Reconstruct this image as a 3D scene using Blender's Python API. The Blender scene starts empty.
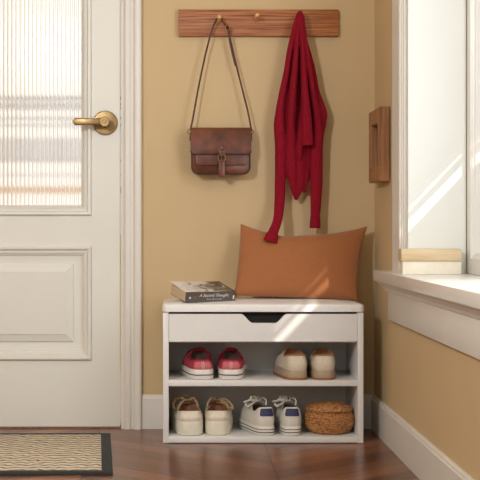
import bpy, bmesh, math, random
from mathutils import Vector, Matrix, Euler, noise
random.seed(7)
scene = bpy.context.scene
COL = scene.collection
PI = math.pi
CAMY = -4.4; EYE = .668; F = 1333.0
def P(x, y, Y=0.0):
    """a point of the place at depth Y, measured off the photograph"""
    D = Y - CAMY
    return Vector(((x-176)*D/F, Y, EYE-(y-226)*D/F))

# ------------------------------------------------------------------ materials
def nmat(name):
    m = bpy.data.materials.new(name); m.use_nodes = True
    nt = m.node_tree; b = nt.nodes['Principled BSDF']
    return m, nt, b
def lin(c):
    return tuple((v/255/12.92 if v/255 <= .04045 else ((v/255+.055)/1.055)**2.4) for v in c)+(1,)
def N(nt, t, **kw):
    n = nt.nodes.new(t)
    for k, v in kw.items():
        if k.startswith('i_'):
            key = k[2:]
            key = int(key) if key.isdigit() else key.replace('_', ' ')
            n.inputs[key].default_value = v
        else: setattr(n, k, v)
    return n
def coord(nt, scale=(1,1,1), rot=(0,0,0), out='Object'):
    tc = N(nt, 'ShaderNodeTexCoord'); mp = N(nt, 'ShaderNodeMapping')
    mp.inputs['Scale'].default_value = scale; mp.inputs['Rotation'].default_value = rot
    nt.links.new(tc.outputs[out], mp.inputs['Vector']); return mp.outputs['Vector']
def ramp(nt, fac, stops):
    r = N(nt, 'ShaderNodeValToRGB'); e = r.color_ramp.elements
    while len(e) < len(stops): e.new(.5)
    for i, (p, c) in enumerate(stops): e[i].position = p; e[i].color = c
    nt.links.new(fac, r.inputs['Fac']); return r.outputs['Color']
def bump(nt, b, h, strength=.3, dist=.002):
    n = N(nt, 'ShaderNodeBump'); n.inputs['Strength'].default_value = strength; n.inputs['Distance'].default_value = dist
    nt.links.new(h, n.inputs['Height']); nt.links.new(n.outputs['Normal'], b.inputs['Normal'])
def speck(name, c1, c2, scale=40, rough=.6, bs=.1, bd=.001, stretch=(1,1,1), detail=4, metal=0, spec=.5, sheen=0):
    m, nt, b = nmat(name)
    t = N(nt, 'ShaderNodeTexNoise'); t.inputs['Scale'].default_value = scale; t.inputs['Detail'].default_value = detail
    nt.links.new(coord(nt, stretch), t.inputs['Vector'])
    nt.links.new(ramp(nt, t.outputs['Fac'], [(.3, lin(c1)), (.7, lin(c2))]), b.inputs['Base Color'])
    b.inputs['Roughness'].default_value = rough; b.inputs['Metallic'].default_value = metal
    b.inputs['Specular IOR Level'].default_value = spec
    if sheen:
        b.inputs['Sheen Weight'].default_value = sheen; b.inputs['Sheen Roughness'].default_value = .5
    if bs: bump(nt, b, t.outputs['Fac'], bs, bd)
    return m
def wood(name, c1, c2, c3, axis='x', scale=60, rough=.45, groove=True, k=14):
    m, nt, b = nmat(name)
    s = {'x': (1/k,1,1), 'y': (1,1/k,1), 'z': (1,1,1/k)}[axis]
    v = coord(nt, s)
    t = N(nt, 'ShaderNodeTexNoise'); t.inputs['Scale'].default_value = scale; t.inputs['Detail'].default_value = 6; t.inputs['Distortion'].default_value = .4
    nt.links.new(v, t.inputs['Vector'])
    c = ramp(nt, t.outputs['Fac'], [(.30, lin(c1)), (.5, lin(c2)), (.72, lin(c3))])
    nt.links.new(c, b.inputs['Base Color']); b.inputs['Roughness'].default_value = rough
    bump(nt, b, t.outputs['Fac'], .35, .002)
    return m
M = {}
M['wall'] = speck('wall_paint', (206,180,138), (210,184,142), 3, .85, .04, .0005, detail=2)
M['ceiling'] = speck('ceiling_paint', (236,230,215), (240,234,220), 3, .9, 0)
M['door'] = speck('door_paint', (230,228,219), (233,231,222), 5, .38, .02, .0005)
M['trim'] = speck('trim_paint', (228,224,216), (232,228,220), 5, .4, .02, .0005)
M['sill'] = speck('sill_paint', (231,229,222), (235,233,227), 6, .3, .03, .0005)
M['reveal'] = speck('reveal_paint', (228,229,222), (231,232,225), 4, .5, .02, .0005)
M['bench'] = speck('white_laminate', (232,230,226), (235,233,229), 8, .35, .02, .0004)
M['cushion'] = speck('white_vinyl', (238,236,232), (242,240,237), 60, .5, .08, .0006)
M['dark'] = speck('dark_gap', (28,24,21), (34,29,26), 8, .8, 0)
M['rackwood'] = wood('oiled_wood', (104,54,28), (164,98,54), (192,130,80), 'x', 190, .5, k=30)
M['pegwood'] = wood('peg_wood', (190,142,80), (216,172,106), (232,194,130), 'y', 90, .35)
M['framewood'] = wood('frame_wood', (124,82,50), (164,114,74), (192,142,98), 'z', 70, .5)
M['palewood'] = wood('pale_wood', (196,168,126), (214,190,150), (226,204,168), 'x', 70, .6)
M['brass'] = speck('brushed_brass', (140,114,76), (168,140,98), 60, .38, .03, .0003, metal=1)
M['brassdark'] = speck('antique_brass', (150,118,62), (178,142,80), 60, .35, .05, .0003, metal=1)
M['leather'] = speck('brown_leather', (74,38,27), (124,70,50), 22, .30, .35, .0012, detail=8)
M['straphide'] = speck('strap_leather', (62,32,23), (92,50,36), 40, .45, .1, .0006)
M['leatherdark'] = speck('dark_leather_edge', (40,21,16), (56,30,22), 60, .5, .15, .0006)
M['pillow'] = speck('rust_cotton', (160,98,54), (172,108,62), 300, .85, .35, .0006, detail=3, sheen=.25)
M['rubber'] = speck('white_rubber', (232,226,214), (238,233,222), 50, .5, .04, .0005)
M['rubbertaupe'] = speck('taupe_rubber', (176,154,128), (188,166,140), 60, .6, .1, .0006)
M['rubberbrown'] = speck('tan_outsole', (150,98,62), (164,110,72), 60, .7, .1, .0006)
M['redcanvas'] = speck('red_canvas', (160,44,58), (186,70,82), 260, .8, .4, .0008)
M['pinkcanvas'] = speck('faded_red_canvas', (196,98,104), (212,120,124), 260, .8, .4, .0008)
M['darkred'] = speck('red_binding', (120,18,30), (140,28,40), 200, .7, .2, .0005)
M['beigeupper'] = speck('beige_suede', (214,200,176), (224,211,189), 160, .85, .2, .0006)
M['beigeline'] = speck('tan_lining', (168,120,84), (186,138,100), 120, .8, .1, .0005)
M['creamupper'] = speck('cream_leather', (228,216,194), (236,225,205), 70, .55, .12, .0006)
M['creamsole'] = speck('cream_rubber', (230,222,202), (238,230,212), 50, .55, .06, .0006)
M['whiteupper'] = speck('white_canvas', (222,216,203), (232,226,214), 220, .8, .25, .0006)
M['navy'] = speck('navy_rubber', (40,44,84), (50,54,96), 80, .55, .08, .0005)
M['lacetan'] = speck('tan_cord', (172,142,104), (192,164,126), 400, .85, .4, .0006)
M['lacewhite'] = speck('white_cord', (226,220,206), (238,232,220), 400, .85, .4, .0006)
M['brownline'] = speck('brown_lining', (150,106,80), (168,122,94), 100, .85, .1, .0005)
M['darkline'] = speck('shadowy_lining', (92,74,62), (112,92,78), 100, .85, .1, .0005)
M['pages'] = speck('paper_edge', (198,172,140), (218,194,162), 30, .9, .3, .0006, stretch=(.15,.15,60))
M['ink'] = speck('white_ink', (226,222,216), (232,228,222), 10, .6, 0)
M['spine'] = speck('book_cover_grey', (84,77,74), (96,88,84), 40, .45, .03, .0003)
M['spineorange'] = speck('spine_ornament', (110,84,62), (122,96,72), 90, .5, 0)
M['outgrey'] = speck('outside_grey', (176,174,186), (190,188,198), 6, .8, 0)
M['outcream'] = speck('outside_cream', (246,232,208), (250,238,216), 6, .8, 0)
M['outclay'] = speck('outside_clay', (236,190,150), (240,198,160), 6, .8, 0)
M['binding'] = speck('charcoal_binding', (44,46,46), (58,60,59), 260, .9, .5, .0008)

# knit
def mat_knit():
    m, nt, b = nmat('red_knit')
    v = coord(nt)
    w = N(nt, 'ShaderNodeTexWave', wave_type='BANDS', bands_direction='X'); w.inputs['Scale'].default_value = 75; w.inputs['Distortion'].default_value = 1.2; w.inputs['Detail'].default_value = 1
    n = N(nt, 'ShaderNodeTexNoise'); n.inputs['Scale'].default_value = 260; n.inputs['Detail'].default_value = 3
    nt.links.new(v, w.inputs['Vector']); nt.links.new(v, n.inputs['Vector'])
    nt.links.new(ramp(nt, n.outputs['Fac'], [(.3, lin((122,8,28))), (.7, lin((156,20,44)))]), b.inputs['Base Color'])
    a = N(nt, 'ShaderNodeMath', operation='ADD'); nt.links.new(w.outputs['Fac'], a.inputs[0]); nt.links.new(n.outputs['Fac'], a.inputs[1])
    bump(nt, b, a.outputs[0], .45, .0012)
    b.inputs['Roughness'].default_value = .9; b.inputs['Specular IOR Level'].default_value = .2
    b.inputs['Sheen Weight'].default_value = .1; b.inputs['Sheen Tint'].default_value = lin((220,90,100))
    return m
M['knit'] = mat_knit()
def mat_basket():
    m, nt, b = nmat('woven_rush')
    v = coord(nt)
    w = N(nt, 'ShaderNodeTexWave', wave_type='BANDS', bands_direction='Z'); w.inputs['Scale'].default_value = 24; w.inputs['Distortion'].default_value = 11; w.inputs['Detail'].default_value = 3; w.inputs['Detail Scale'].default_value = 3
    n = N(nt, 'ShaderNodeTexVoronoi'); n.inputs['Scale'].default_value = 110
    nt.links.new(v, w.inputs['Vector']); nt.links.new(v, n.inputs['Vector'])
    a = N(nt, 'ShaderNodeMath', operation='MULTIPLY_ADD'); a.inputs[1].default_value = .6
    nt.links.new(w.outputs['Fac'], a.inputs[0]); nt.links.new(n.outputs['Distance'], a.inputs[2])
    nt.links.new(ramp(nt, a.outputs[0], [(.05, lin((122,74,38))), (.5, lin((172,112,62))), (.95, lin((206,148,92)))]), b.inputs['Base Color'])
    bump(nt, b, a.outputs[0], .8, .004); b.inputs['Roughness'].default_value = .8
    return m
M['rush'] = mat_basket()
def mat_floor():
    m, nt, b = nmat('chevron_parquet')
    tc = N(nt, 'ShaderNodeTexCoord'); s = N(nt, 'ShaderNodeSeparateXYZ'); nt.links.new(tc.outputs['Object'], s.inputs[0])
    def mth(op, a, bb=None, c=None):
        n = N(nt, 'ShaderNodeMath', operation=op)
        for i, q in enumerate((a, bb, c)):
            if q is None: continue
            if isinstance(q, (int, float)): n.inputs[i].default_value = q
            else: nt.links.new(q, n.inputs[i])
        return n.outputs[0]
    W = .52; pw = .11
    xs = mth('DIVIDE', mth('ADD', s.outputs['X'], 10.13), W)
    coli = mth('FLOOR', xs); fr = mth('FRACT', xs)
    par = mth('MODULO', coli, 2.0)
    sg = mth('MULTIPLY_ADD', par, 2.0, -1.0)
    sx = mth('MULTIPLY', mth('MULTIPLY', mth('SUBTRACT', fr, .5), W), sg)
    u = mth('DIVIDE', mth('ADD', mth('ADD', s.outputs['Y'], mth('MULTIPLY', sx, .9)), 20), pw)
    pi = mth('FLOOR', u); pf = mth('FRACT', u)
    wn = N(nt, 'ShaderNodeTexWhiteNoise', noise_dimensions='2D'); cb = N(nt, 'ShaderNodeCombineXYZ')
    nt.links.new(pi, cb.inputs[0]); nt.links.new(coli, cb.inputs[1]); nt.links.new(cb.outputs[0], wn.inputs['Vector'])
    # grain running along the plank
    g = N(nt, 'ShaderNodeCombineXYZ')
    al = mth('SUBTRACT', s.outputs['X'], mth('MULTIPLY', mth('MULTIPLY', s.outputs['Y'], .9), sg))
    nt.links.new(mth('MULTIPLY', al, 3.0), g.inputs[0]); nt.links.new(mth('MULTIPLY', u, 4.0), g.inputs[1]); nt.links.new(mth('MULTIPLY', wn.outputs['Value'], 40), g.inputs[2])
    t = N(nt, 'ShaderNodeTexNoise'); t.inputs['Scale'].default_value = 1.6; t.inputs['Detail'].default_value = 5; nt.links.new(g.outputs[0], t.inputs['Vector'])
    fac = mth('ADD', mth('MULTIPLY', wn.outputs['Value'], .5), mth('MULTIPLY', t.outputs['Fac'], .5))
    c = ramp(nt, fac, [(.2, lin((88,53,36))), (.5, lin((124,78,54))), (.8, lin((160,106,76)))])
    seam = mth('MINIMUM', mth('MINIMUM', pf, mth('SUBTRACT', 1.0, pf)), mth('MULTIPLY', mth('MINIMUM', fr, mth('SUBTRACT', 1.0, fr)), W/pw))
    sf = mth('MINIMUM', mth('MULTIPLY', seam, 28.0), 1.0)
    mx = N(nt, 'ShaderNodeMix', data_type='RGBA'); nt.links.new(sf, mx.inputs['Factor'])
    mx.inputs[6].default_value = lin((60,34,24)); nt.links.new(c, mx.inputs[7])
    nt.links.new(mx.outputs[2], b.inputs['Base Color'])
    b.inputs['Roughness'].default_value = .28
    bump(nt, b, sf, .35, .001)
    return m
M['floor'] = mat_floor()
def mat_rug():
    m, nt, b = nmat('woven_rug')
    v = coord(nt)
    n = N(nt, 'ShaderNodeTexNoise'); n.inputs['Scale'].default_value = 60; n.inputs['Detail'].default_value = 3
    n2 = N(nt, 'ShaderNodeTexNoise'); n2.inputs['Scale'].default_value = 7
    nt.links.new(v, n.inputs['Vector']); nt.links.new(v, n2.inputs['Vector'])
    s = N(nt, 'ShaderNodeSeparateXYZ'); nt.links.new(v, s.inputs[0])
    def mth(op, *q):
        k = N(nt, 'ShaderNodeMath', operation=op)
        for i, z in enumerate(q):
            if isinstance(z, (int, float)): k.inputs[i].default_value = z
            else: nt.links.new(z, k.inputs[i])
        return k.outputs[0]
    wav = mth('SINE', mth('ADD', mth('MULTIPLY', s.outputs['X'], 150.0), mth('MULTIPLY', n2.outputs['Fac'], 18.0)))
    yy = mth('ADD', s.outputs['Y'], mth('MULTIPLY', wav, .0065))
    st = mth('SINE', mth('ADD', mth('MULTIPLY', yy, 165.0), mth('MULTIPLY', n2.outputs['Fac'], 5.0)))
    a = N(nt, 'ShaderNodeMath', operation='ADD')
    nt.links.new(mth('MULTIPLY_ADD', st, .28, .42), a.inputs[0]); nt.links.new(mth('MULTIPLY_ADD', n.outputs['Fac'], .5, -.17), a.inputs[1])
    nt.links.new(ramp(nt, a.outputs[0], [(.20, lin((104,98,106))), (.38, lin((186,170,146))), (.62, lin((226,212,186))), (.95, lin((212,184,148)))]), b.inputs['Base Color'])
    bump(nt, b, a.outputs[0], .5, .003); b.inputs['Roughness'].default_value = .95
    return m
M['rug'] = mat_rug()
def mat_cover():
    m, nt, b = nmat('photographic_cover')
    n = N(nt, 'ShaderNodeTexNoise'); n.inputs['Scale'].default_value = 22; n.inputs['Detail'].default_value = 5; n.inputs['Distortion'].default_value = 1.2
    tc = N(nt, 'ShaderNodeTexCoord'); s = N(nt, 'ShaderNodeSeparateXYZ'); nt.links.new(tc.outputs['Object'], s.inputs[0])
    nt.links.new(tc.outputs['Object'], n.inputs['Vector'])
    # snowy end left, dark foliage right
    a = N(nt, 'ShaderNodeMath', operation='MULTIPLY_ADD'); a.inputs[1].default_value = -3.2; a.inputs[2].default_value = .10
    nt.links.new(s.outputs['X'], a.inputs[0])
    c = N(nt, 'ShaderNodeMath', operation='ADD'); nt.links.new(a.outputs[0], c.inputs[0]); nt.links.new(n.outputs['Fac'], c.inputs[1])
    nt.links.new(ramp(nt, c.outputs[0], [(.34, lin((62,54,48))), (.52, lin((112,98,84))), (.62, lin((214,208,198))), (.8, lin((236,232,226)))]), b.inputs['Base Color'])
    b.inputs['Roughness'].default_value = .4
    return m
M['cover'] = mat_cover()
def mat_glass(name, rough=0.0, tint=(1,1,1,1)):
    m, nt, b = nmat(name)
    tr = N(nt, 'ShaderNodeBsdfTransparent'); gl = N(nt, 'ShaderNodeBsdfGlossy'); gl.inputs['Roughness'].default_value = .03
    tr.inputs['Color'].default_value = tint
    mx = N(nt, 'ShaderNodeMixShader'); mx.inputs[0].default_value = .05
    nt.links.new(tr.outputs[0], mx.inputs[1]); nt.links.new(gl.outputs[0], mx.inputs[2])
    nt.links.new(mx.outputs[0], nt.nodes['Material Output'].inputs['Surface'])
    return m
M['pane'] = mat_glass('window_glass')
def mat_reeded():
    m, nt, b = nmat('reeded_glass')
    r = N(nt, 'ShaderNodeBsdfRefraction'); r.inputs['IOR'].default_value = 1.5; r.inputs['Roughness'].default_value = .10
    gl = N(nt, 'ShaderNodeBsdfGlossy'); gl.inputs['Roughness'].default_value = .1
    mx = N(nt, 'ShaderNodeMixShader'); mx.inputs[0].default_value = .06
    nt.links.new(r.outputs[0], mx.inputs[1]); nt.links.new(gl.outputs[0], mx.inputs[2])
    nt.links.new(mx.outputs[0], nt.nodes['Material Output'].inputs['Surface'])
    return m
M['reeded'] = mat_reeded()
def mat_groove():
    m, nt, b = nmat('frosted_groove')
    tl = N(nt, 'ShaderNodeBsdfTranslucent'); tl.inputs['Color'].default_value = lin((250,238,222))
    rf = N(nt, 'ShaderNodeBsdfRefraction'); rf.inputs['IOR'].default_value = 1.3; rf.inputs['Roughness'].default_value = .4; rf.inputs['Color'].default_value = lin((248,240,228))
    mx = N(nt, 'ShaderNodeMixShader'); mx.inputs[0].default_value = .75
    nt.links.new(tl.outputs[0], mx.inputs[1]); nt.links.new(rf.outputs[0], mx.inputs[2])
    nt.links.new(mx.outputs[0], nt.nodes['Material Output'].inputs['Surface'])
    return m
M['groove'] = mat_groove()

# ------------------------------------------------------------------ helpers
def empty(name, loc, rz=0, label=None, cat=None, group=None, kind=None):
    o = bpy.data.objects.new(name, None); COL.objects.link(o); o.location = loc; o.rotation_euler = (0,0,rz)
    o.empty_display_size = .05
    return tag(o, label, cat, group, kind)
def tag(o, label=None, cat=None, group=None, kind=None):
    if label: o['label'] = label
    if cat: o['category'] = cat
    if group: o['group'] = group
    if kind: o['kind'] = kind
    return o
def build(name, bm, mat, parent=None, smooth=True, loc=None, angle=40, world=False):
    bmesh.ops.recalc_face_normals(bm, faces=bm.faces)
    me = bpy.data.meshes.new(name); bm.to_mesh(me); bm.free()
    for m in (mat if isinstance(mat, (list, tuple)) else [mat]): me.materials.append(M[m])
    o = bpy.data.objects.new(name, me); COL.objects.link(o)
    if smooth:
        me.polygons.foreach_set('use_smooth', [True]*len(me.polygons))
        try: me.set_sharp_from_angle(angle=math.radians(angle))
        except Exception: pass
    if parent:
        o.parent = parent
        if world: o.location = -wloc(parent)
    elif loc is not None: o.location = loc
    return o
def wloc(p):
    v = Vector(p.location)
    while p.parent: p = p.parent; v = v+p.location
    return v
def wbuild(name, bm, mat, parent, under=None, **kw):
    """mesh written in room coordinates, parented under an unrotated thing"""
    v = wloc(parent)
    bmesh.ops.translate(bm, vec=-v, verts=bm.verts)
    return build(name, bm, mat, under or parent, **kw)
def box(bm, x0, x1, y0, y1, z0, z1, bev=0, seg=2):
    r = bmesh.ops.create_cube(bm, size=1); vs = r['verts']
    for v in vs: v.co = Vector(((x0+x1)/2+v.co.x*(x1-x0), (y0+y1)/2+v.co.y*(y1-y0), (z0+z1)/2+v.co.z*(z1-z0)))
    if bev:
        es = list({e for v in vs for e in v.link_edges})
        bmesh.ops.bevel(bm, geom=es, offset=bev, segments=seg, affect='EDGES', profile=.5)
    return bm
def B(*a, **k): return box(bmesh.new(), *a, **k)
def loft(bm, rings, close=True, cap0=False, cap1=False):
    R = [[bm.verts.new(p) for p in r] for r in rings]
    n = len(R[0])
    for i in range(len(R)-1):
        for j in range(n if close else n-1):
            k = (j+1) % n
            try: bm.faces.new((R[i][j], R[i][k], R[i+1][k], R[i+1][j]))
            except ValueError: pass
    if cap0: bm.faces.new(R[0][::-1])
    if cap1: bm.faces.new(R[-1])
    return R
def smoothpath(pts, n=6):
    pts = [Vector(p) for p in pts]; out = []
    for i in range(len(pts)-1):
        p0 = pts[max(i-1,0)]; p1 = pts[i]; p2 = pts[i+1]; p3 = pts[min(i+2, len(pts)-1)]
        for k in range(n):
            t = k/n
            out.append(.5*((2*p1)+(-p0+p2)*t+(2*p0-5*p1+4*p2-p3)*t*t+(-p0+3*p1-3*p2+p3)*t*t*t))
    out.append(pts[-1]); return out
def tube(bm, pts, r, seg=8, flat=1.0, smooth=6, up=Vector((0,1,0)), taper=None):
    pp = smoothpath(pts, smooth) if smooth else [Vector(p) for p in pts]
    rings = []; prev = None
    for i, p in enumerate(pp):
        t = (pp[min(i+1,len(pp)-1)]-pp[max(i-1,0)]).normalized()
        if prev is None:
            a = up.cross(t)
            if a.length < 1e-3: a = Vector((1,0,0)).cross(t)
        else: a = prev-t*prev.dot(t)
        a.normalize(); prev = a; b = t.cross(a)
        rr = r if taper is None else r*taper(i/(len(pp)-1))
        rings.append([p+a*math.cos(2*PI*k/seg)*rr+b*math.sin(2*PI*k/seg)*rr*flat for k in range(seg)])
    loft(bm, rings, True, True, True); return bm
def lathe(bm, prof, seg=32, axis='z', c=(0,0,0)):
    c = Vector(c); rings = []
    for r, h in prof:
        ring = []
        for k in range(seg):
            a = 2*PI*k/seg; x, y = r*math.cos(a), r*math.sin(a)
            ring.append(c+(Vector((x,y,h)) if axis == 'z' else Vector((x,h,y)) if axis == 'y' else Vector((h,x,y))))
        rings.append(ring)
    loft(bm, rings, True, True, True); return bm
def rrect(x0, x1, y0, y1, r, n=5):
    pts = []
    for cx, cy, a0 in ((x1-r,y1-r,0),(x0+r,y1-r,PI/2),(x0+r,y0+r,PI),(x1-r,y0+r,3*PI/2)):
        for k in range(n+1):
            a = a0+PI/2*k/n; pts.append((cx+r*math.cos(a), cy+r*math.sin(a)))
    return pts
def rings_rect(bm, f, x0, x1, z0, z1, prof, cap=False):
    """mitred moulding round a rectangle; prof = (inset, depth); f maps (a, depth, b) to a point"""
    rs = [[f(x0+i, d, z0+i), f(x1-i, d, z0+i), f(x1-i, d, z1-i), f(x0+i, d, z1-i)] for i, d in prof]
    loft(bm, rs, True, False, cap); return bm
def extrude_profile(bm, prof, f, a0, a1):
    """profile polyline (closed) swept straight; f(p, a)"""
    loft(bm, [[f(p, a0) for p in prof], [f(p, a1) for p in prof]], True, True, True); return bm
XZ = lambda a, d, b: Vector((a, d, b))

# ------------------------------------------------------------------ room shell
XR = .655
s = build('floor', B(-1.8, 1.0, -6.2, .12, -.05, 0), 'floor', smooth=False); tag(s, kind='structure')
bm = bmesh.new()
box(bm, -.1815, XR+.2, 0, .12, 0, 2.6)          # right of the door
box(bm, -.98, -.1815, 0, .12, 2.04, 2.6)
box(bm, -1.9, -.98, 0, .12, 0, 2.6)
tag(build('wall_back', bm, 'wall', smooth=False), kind='structure')
WY0, WY1, WZ0, WZ1 = -1.95, -.65, .534, 1.95      # window opening
bm = bmesh.new()
box(bm, XR, XR+.2, WY1, 0, 0, 2.6)
box(bm, XR, XR+.2, -6.2, WY0, 0, 2.6)
box(bm, XR, XR+.2, WY0, WY1, 0, WZ0-.03)
box(bm, XR, XR+.2, WY0, WY1, WZ1, 2.6)
tag(build('wall_right', bm, 'wall', smooth=False), kind='structure')
tag(build('wall_left', B(-1.9, -1.8, -6.2, 0, 0, 2.6), 'wall', smooth=False), kind='structure')
tag(build('wall_front', B(-1.9, XR+.2, -6.3, -6.2, 0, 2.6), 'wall', smooth=False), kind='structure')
tag(build('ceiling', B(-1.9, XR+.2, -6.2, .12, 2.6, 2.7), 'ceiling', smooth=False), kind='structure')

# baseboards
BH = .112; BT = .013
bp = [(0,0), (-BT,0), (-BT,BH-.012), (-BT+.003,BH-.009), (-BT+.004,BH-.004), (-BT+.008,BH), (0,BH)]
bm = bmesh.new(); extrude_profile(bm, bp, lambda p, a: Vector((a, p[0], p[1])), -.112, XR)
tag(build('baseboard_back', bm, 'trim', smooth=False), kind='structure')
bm = bmesh.new(); extrude_profile(bm, bp, lambda p, a: Vector((XR+p[0], a, p[1])), -6.2, -BT)
tag(build('baseboard_right', bm, 'trim', smooth=False), kind='structure')

# door casing
cas = [(-.1815,0), (-.1805,-.008), (-.176,-.010), (-.172,-.010), (-.170,-.017), (-.165,-.021), (-.158,-.022), (-.151,-.021), (-.1475,-.016), (-.142,-.0145), (-.139,-.018), (-.135,-.024), (-.128,-.027), (-.119,-.027), (-.1145,-.024), (-.113,-.018), (-.113,0)]
bm = bmesh.new(); extrude_profile(bm, cas, lambda p, a: Vector((p[0], p[1], a)), 0, 2.1)
tag(build('trim_1', bm, 'trim', angle=25), kind='structure')
tag(build('trim_2', B(-.98, -.183, -.001, .10, 0, .003, bev=.001), 'framewood', smooth=False), kind='structure')

# ------------------------------------------------------------------ door
GX0, GX1, GZ0, GZ1 = -.848, -.3135, .737, 1.92
DX0, DX1 = -.978, -.1845
door = empty('door_1', (-.58, 0, 0), kind='structure')
bm = bmesh.new()
PX0, PX1, PZ0, PZ1 = -.882, -.279, .226, .602
box(bm, DX0, PX0, 0, .04, .006, 2.03); box(bm, PX1, DX1, 0, .04, .006, 2.03)
box(bm, PX0, PX1, 0, .04, PZ1, .706); box(bm, PX0, PX1, 0, .04, .006, PZ0); box(bm, PX0, PX1, 0, .04, 1.951, 2.03)
wbuild('door_leaf', bm, 'door', door, smooth=False)
bm = bmesh.new()
rings_rect(bm, XZ, PX0, PX1, PZ0, PZ1, [(0,0), (.001,-.010), (.005,-.013), (.010,-.012), (.014,-.005), (.0155,-.001), (.022,-.001), (.0235,.003), (.029,.006), (.032,.014), (.038,.015), (.060,.015), (.0605,.009), (.072,.005), (.084,.001), (.0845,-.002)], cap=True)
wbuild('door_panel', bm, 'door', door, angle=20)
bm = bmesh.new()
rings_rect(bm, XZ, -.882, -.279, .703, 1.954, [(0,0), (.001,-.009), (.005,-.012), (.010,-.011), (.013,-.004), (.015,.001), (.021,.001), (.022,-.003), (.026,-.001), (.029,.010), (.034,.014), (.0345,.022)])
wbuild('glazing_bead', bm, 'door', door, angle=20)
# reeded glass: solid ribbed sheet
bm = bmesh.new(); rw = .0138; front = []; back = []
n = int((GX1-GX0)/rw)+1; K = 8
for i in range(n*K+1):
    x = GX0+i*rw/K
    if x > GX1+.001: break
    ph = (i % K)/K
    front.append((x, .020-.0022*math.sin(PI*ph)**.8 if i % K else .020)); back.append((x, .026))
f = [[bm.verts.new((x,y,z)) for x,y in front] for z in (GZ0, GZ1)]
g = [[bm.verts.new((x,y,z)) for x,y in back] for z in (GZ0, GZ1)]
for i in range(len(front)-1):
    q_ = bm.faces.new((f[0][i], f[0][i+1], f[1][i+1], f[1][i]))
    if i % K in (0, K-1): q_.material_index = 1
    bm.faces.new((g[0][i+1], g[0][i], g[1][i], g[1][i+1]))
    for k_ in (0, 1): bm.faces.new((f[k_][i], g[k_][i], g[k_][i+1], f[k_][i+1]))
for i in (0, len(front)-1): bm.faces.new((f[0][i], g[0][i], g[1][i], f[1][i]))
wbuild('reeded_glass', bm, ['reeded', 'groove'], door, angle=50)
# lever handle
hc = P(105.5, 123, 0)
bm = bmesh.new()
lathe(bm, [(.001,0), (.039,0), (.0405,-.002), (.0405,-.006), (.038,-.009), (.034,-.0095), (.001,-.0095)], 40, 'y', hc)
handle = wbuild('door_handle', bm, 'brass', door)
def hb(name, bm, mat, **k):
    v = wloc(handle); bmesh.ops.translate(bm, vec=-v, verts=bm.verts); return build(name, bm, mat, handle, **k)
bm = bmesh.new(); lathe(bm, [(.001,-.009), (.0155,-.009), (.0145,-.014), (.0125,-.03), (.0135,-.048), (.0165,-.052), (.0165,-.064), (.0145,-.067), (.008,-.067), (.0075,-.0645), (.004,-.0645), (.0035,-.069), (.001,-.069)], 28, 'y', hc)
hb('spindle', bm, 'brass')
bm = bmesh.new(); rings = []
for i in range(15):
    t = i/14; x = hc.x+.004-t*.108; hh = .0130-.0020*math.sin(t*PI); th = .0055
    if t > .9: hh *= math.sqrt(max(.05, 1-((t-.9)/.1)**2*.95))
    cy = hc.y-.057-.006*math.sin(t*PI)
    rings.append([Vector((x, cy+th*math.copysign(abs(math.sin(a))**.4, math.sin(a)), hc.z+hh*math.copysign(abs(math.cos(a))**.45, math.cos(a)))) for a in [2*PI*k/16 for k in range(16)]])
loft(bm, rings, True, True, True)
hb('lever', bm, 'brass')

# outside the glazed door
tag(build('wall_garden', B(-3.2, .4, 2.6, 2.75, -.3, .62), 'outcream', smooth=False), kind='structure')
bm = bmesh.new(); box(bm, -3.2, .4, 2.0, 2.05, .828, .856); tag(build('trim_3', bm, 'outclay', smooth=False), kind='structure')
rail = empty('balcony_railing', (-1.0, 1.6, 0), 0, 'grey balustrade seen blurred through the ribbed glass of the door', 'railing')
for za, zb in ((1.238,1.250), (1.212,1.220), (1.196,1.201), (1.150,1.156), (1.120,1.124), (.960,.964), (.895,.899)):
    wbuild('rail', B(-3.0, .3, 1.58, 1.63, za, zb), 'outgrey', rail)
for i in range(13):
    x = -2.1+i*.17
    wbuild('baluster', B(x, x+.09, 1.59, 1.62, .964, 1.066), 'outgrey', rail)
for i, x in enumerate((-2.0, -1.3, -.62, .0)):
    tag(build('porch_post', B(x, x+.13, 1.9, 2.0, -.05, 2.5, bev=.01), 'outcream'), 'cream porch post glimpsed through the ribbed door glass', 'post', 'porch posts behind the door glass')
tag(build('porch_floor', B(-3.2, .4, .12, 3.0, -.35, -.05), 'outcream', smooth=False), kind='structure')

# ------------------------------------------------------------------ window
win = empty('window_1', (XR, -1.3, .534), kind='structure')
wbuild('window_reveal', B(XR-.004, .814, -.66, -.642, .534, 1.96, bev=.001), 'reveal', win, smooth=False)
wbuild('window_reveal', B(XR-.004, .814, -1.96, -1.942, .534, 1.96), 'reveal', win, smooth=False)
wbuild('window_reveal', B(XR-.004, .814, -1.942, -.66, 1.94, 1.96), 'reveal', win, smooth=False)
cp = [(XR,-.50), (.634,-.50), (.632,-.503), (.632,-.617), (.634,-.622), (.637,-.6225), (.6385,-.628), (.642,-.630), (.6435,-.636), (.648,-.638), (.650,-.645), (XR,-.646), ]
for a0, a1 in ((.534, 2.06),):
    bm = bmesh.new(); extrude_profile(bm, cp, lambda p, a: Vector((p[0], p[1], a)), a0, a1)
    wbuild('window_casing', bm, 'trim', win, angle=20)
    bm = bmesh.new(); extrude_profile(bm, [(x, -2.6-y) for x, y in cp], lambda p, a: Vector((p[0], p[1], a)), a0, a1)
    wbuild('window_casing', bm, 'trim', win, angle=20)
    wbuild('window_casing', B(.632, XR, -1.97, -.63, 1.955, 2.06), 'trim', win, smooth=False)
wbuild('window_sill', B(.604, .835, -2.22, -.32, .501, .534, bev=.003), 'sill', win, angle=30)
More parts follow.
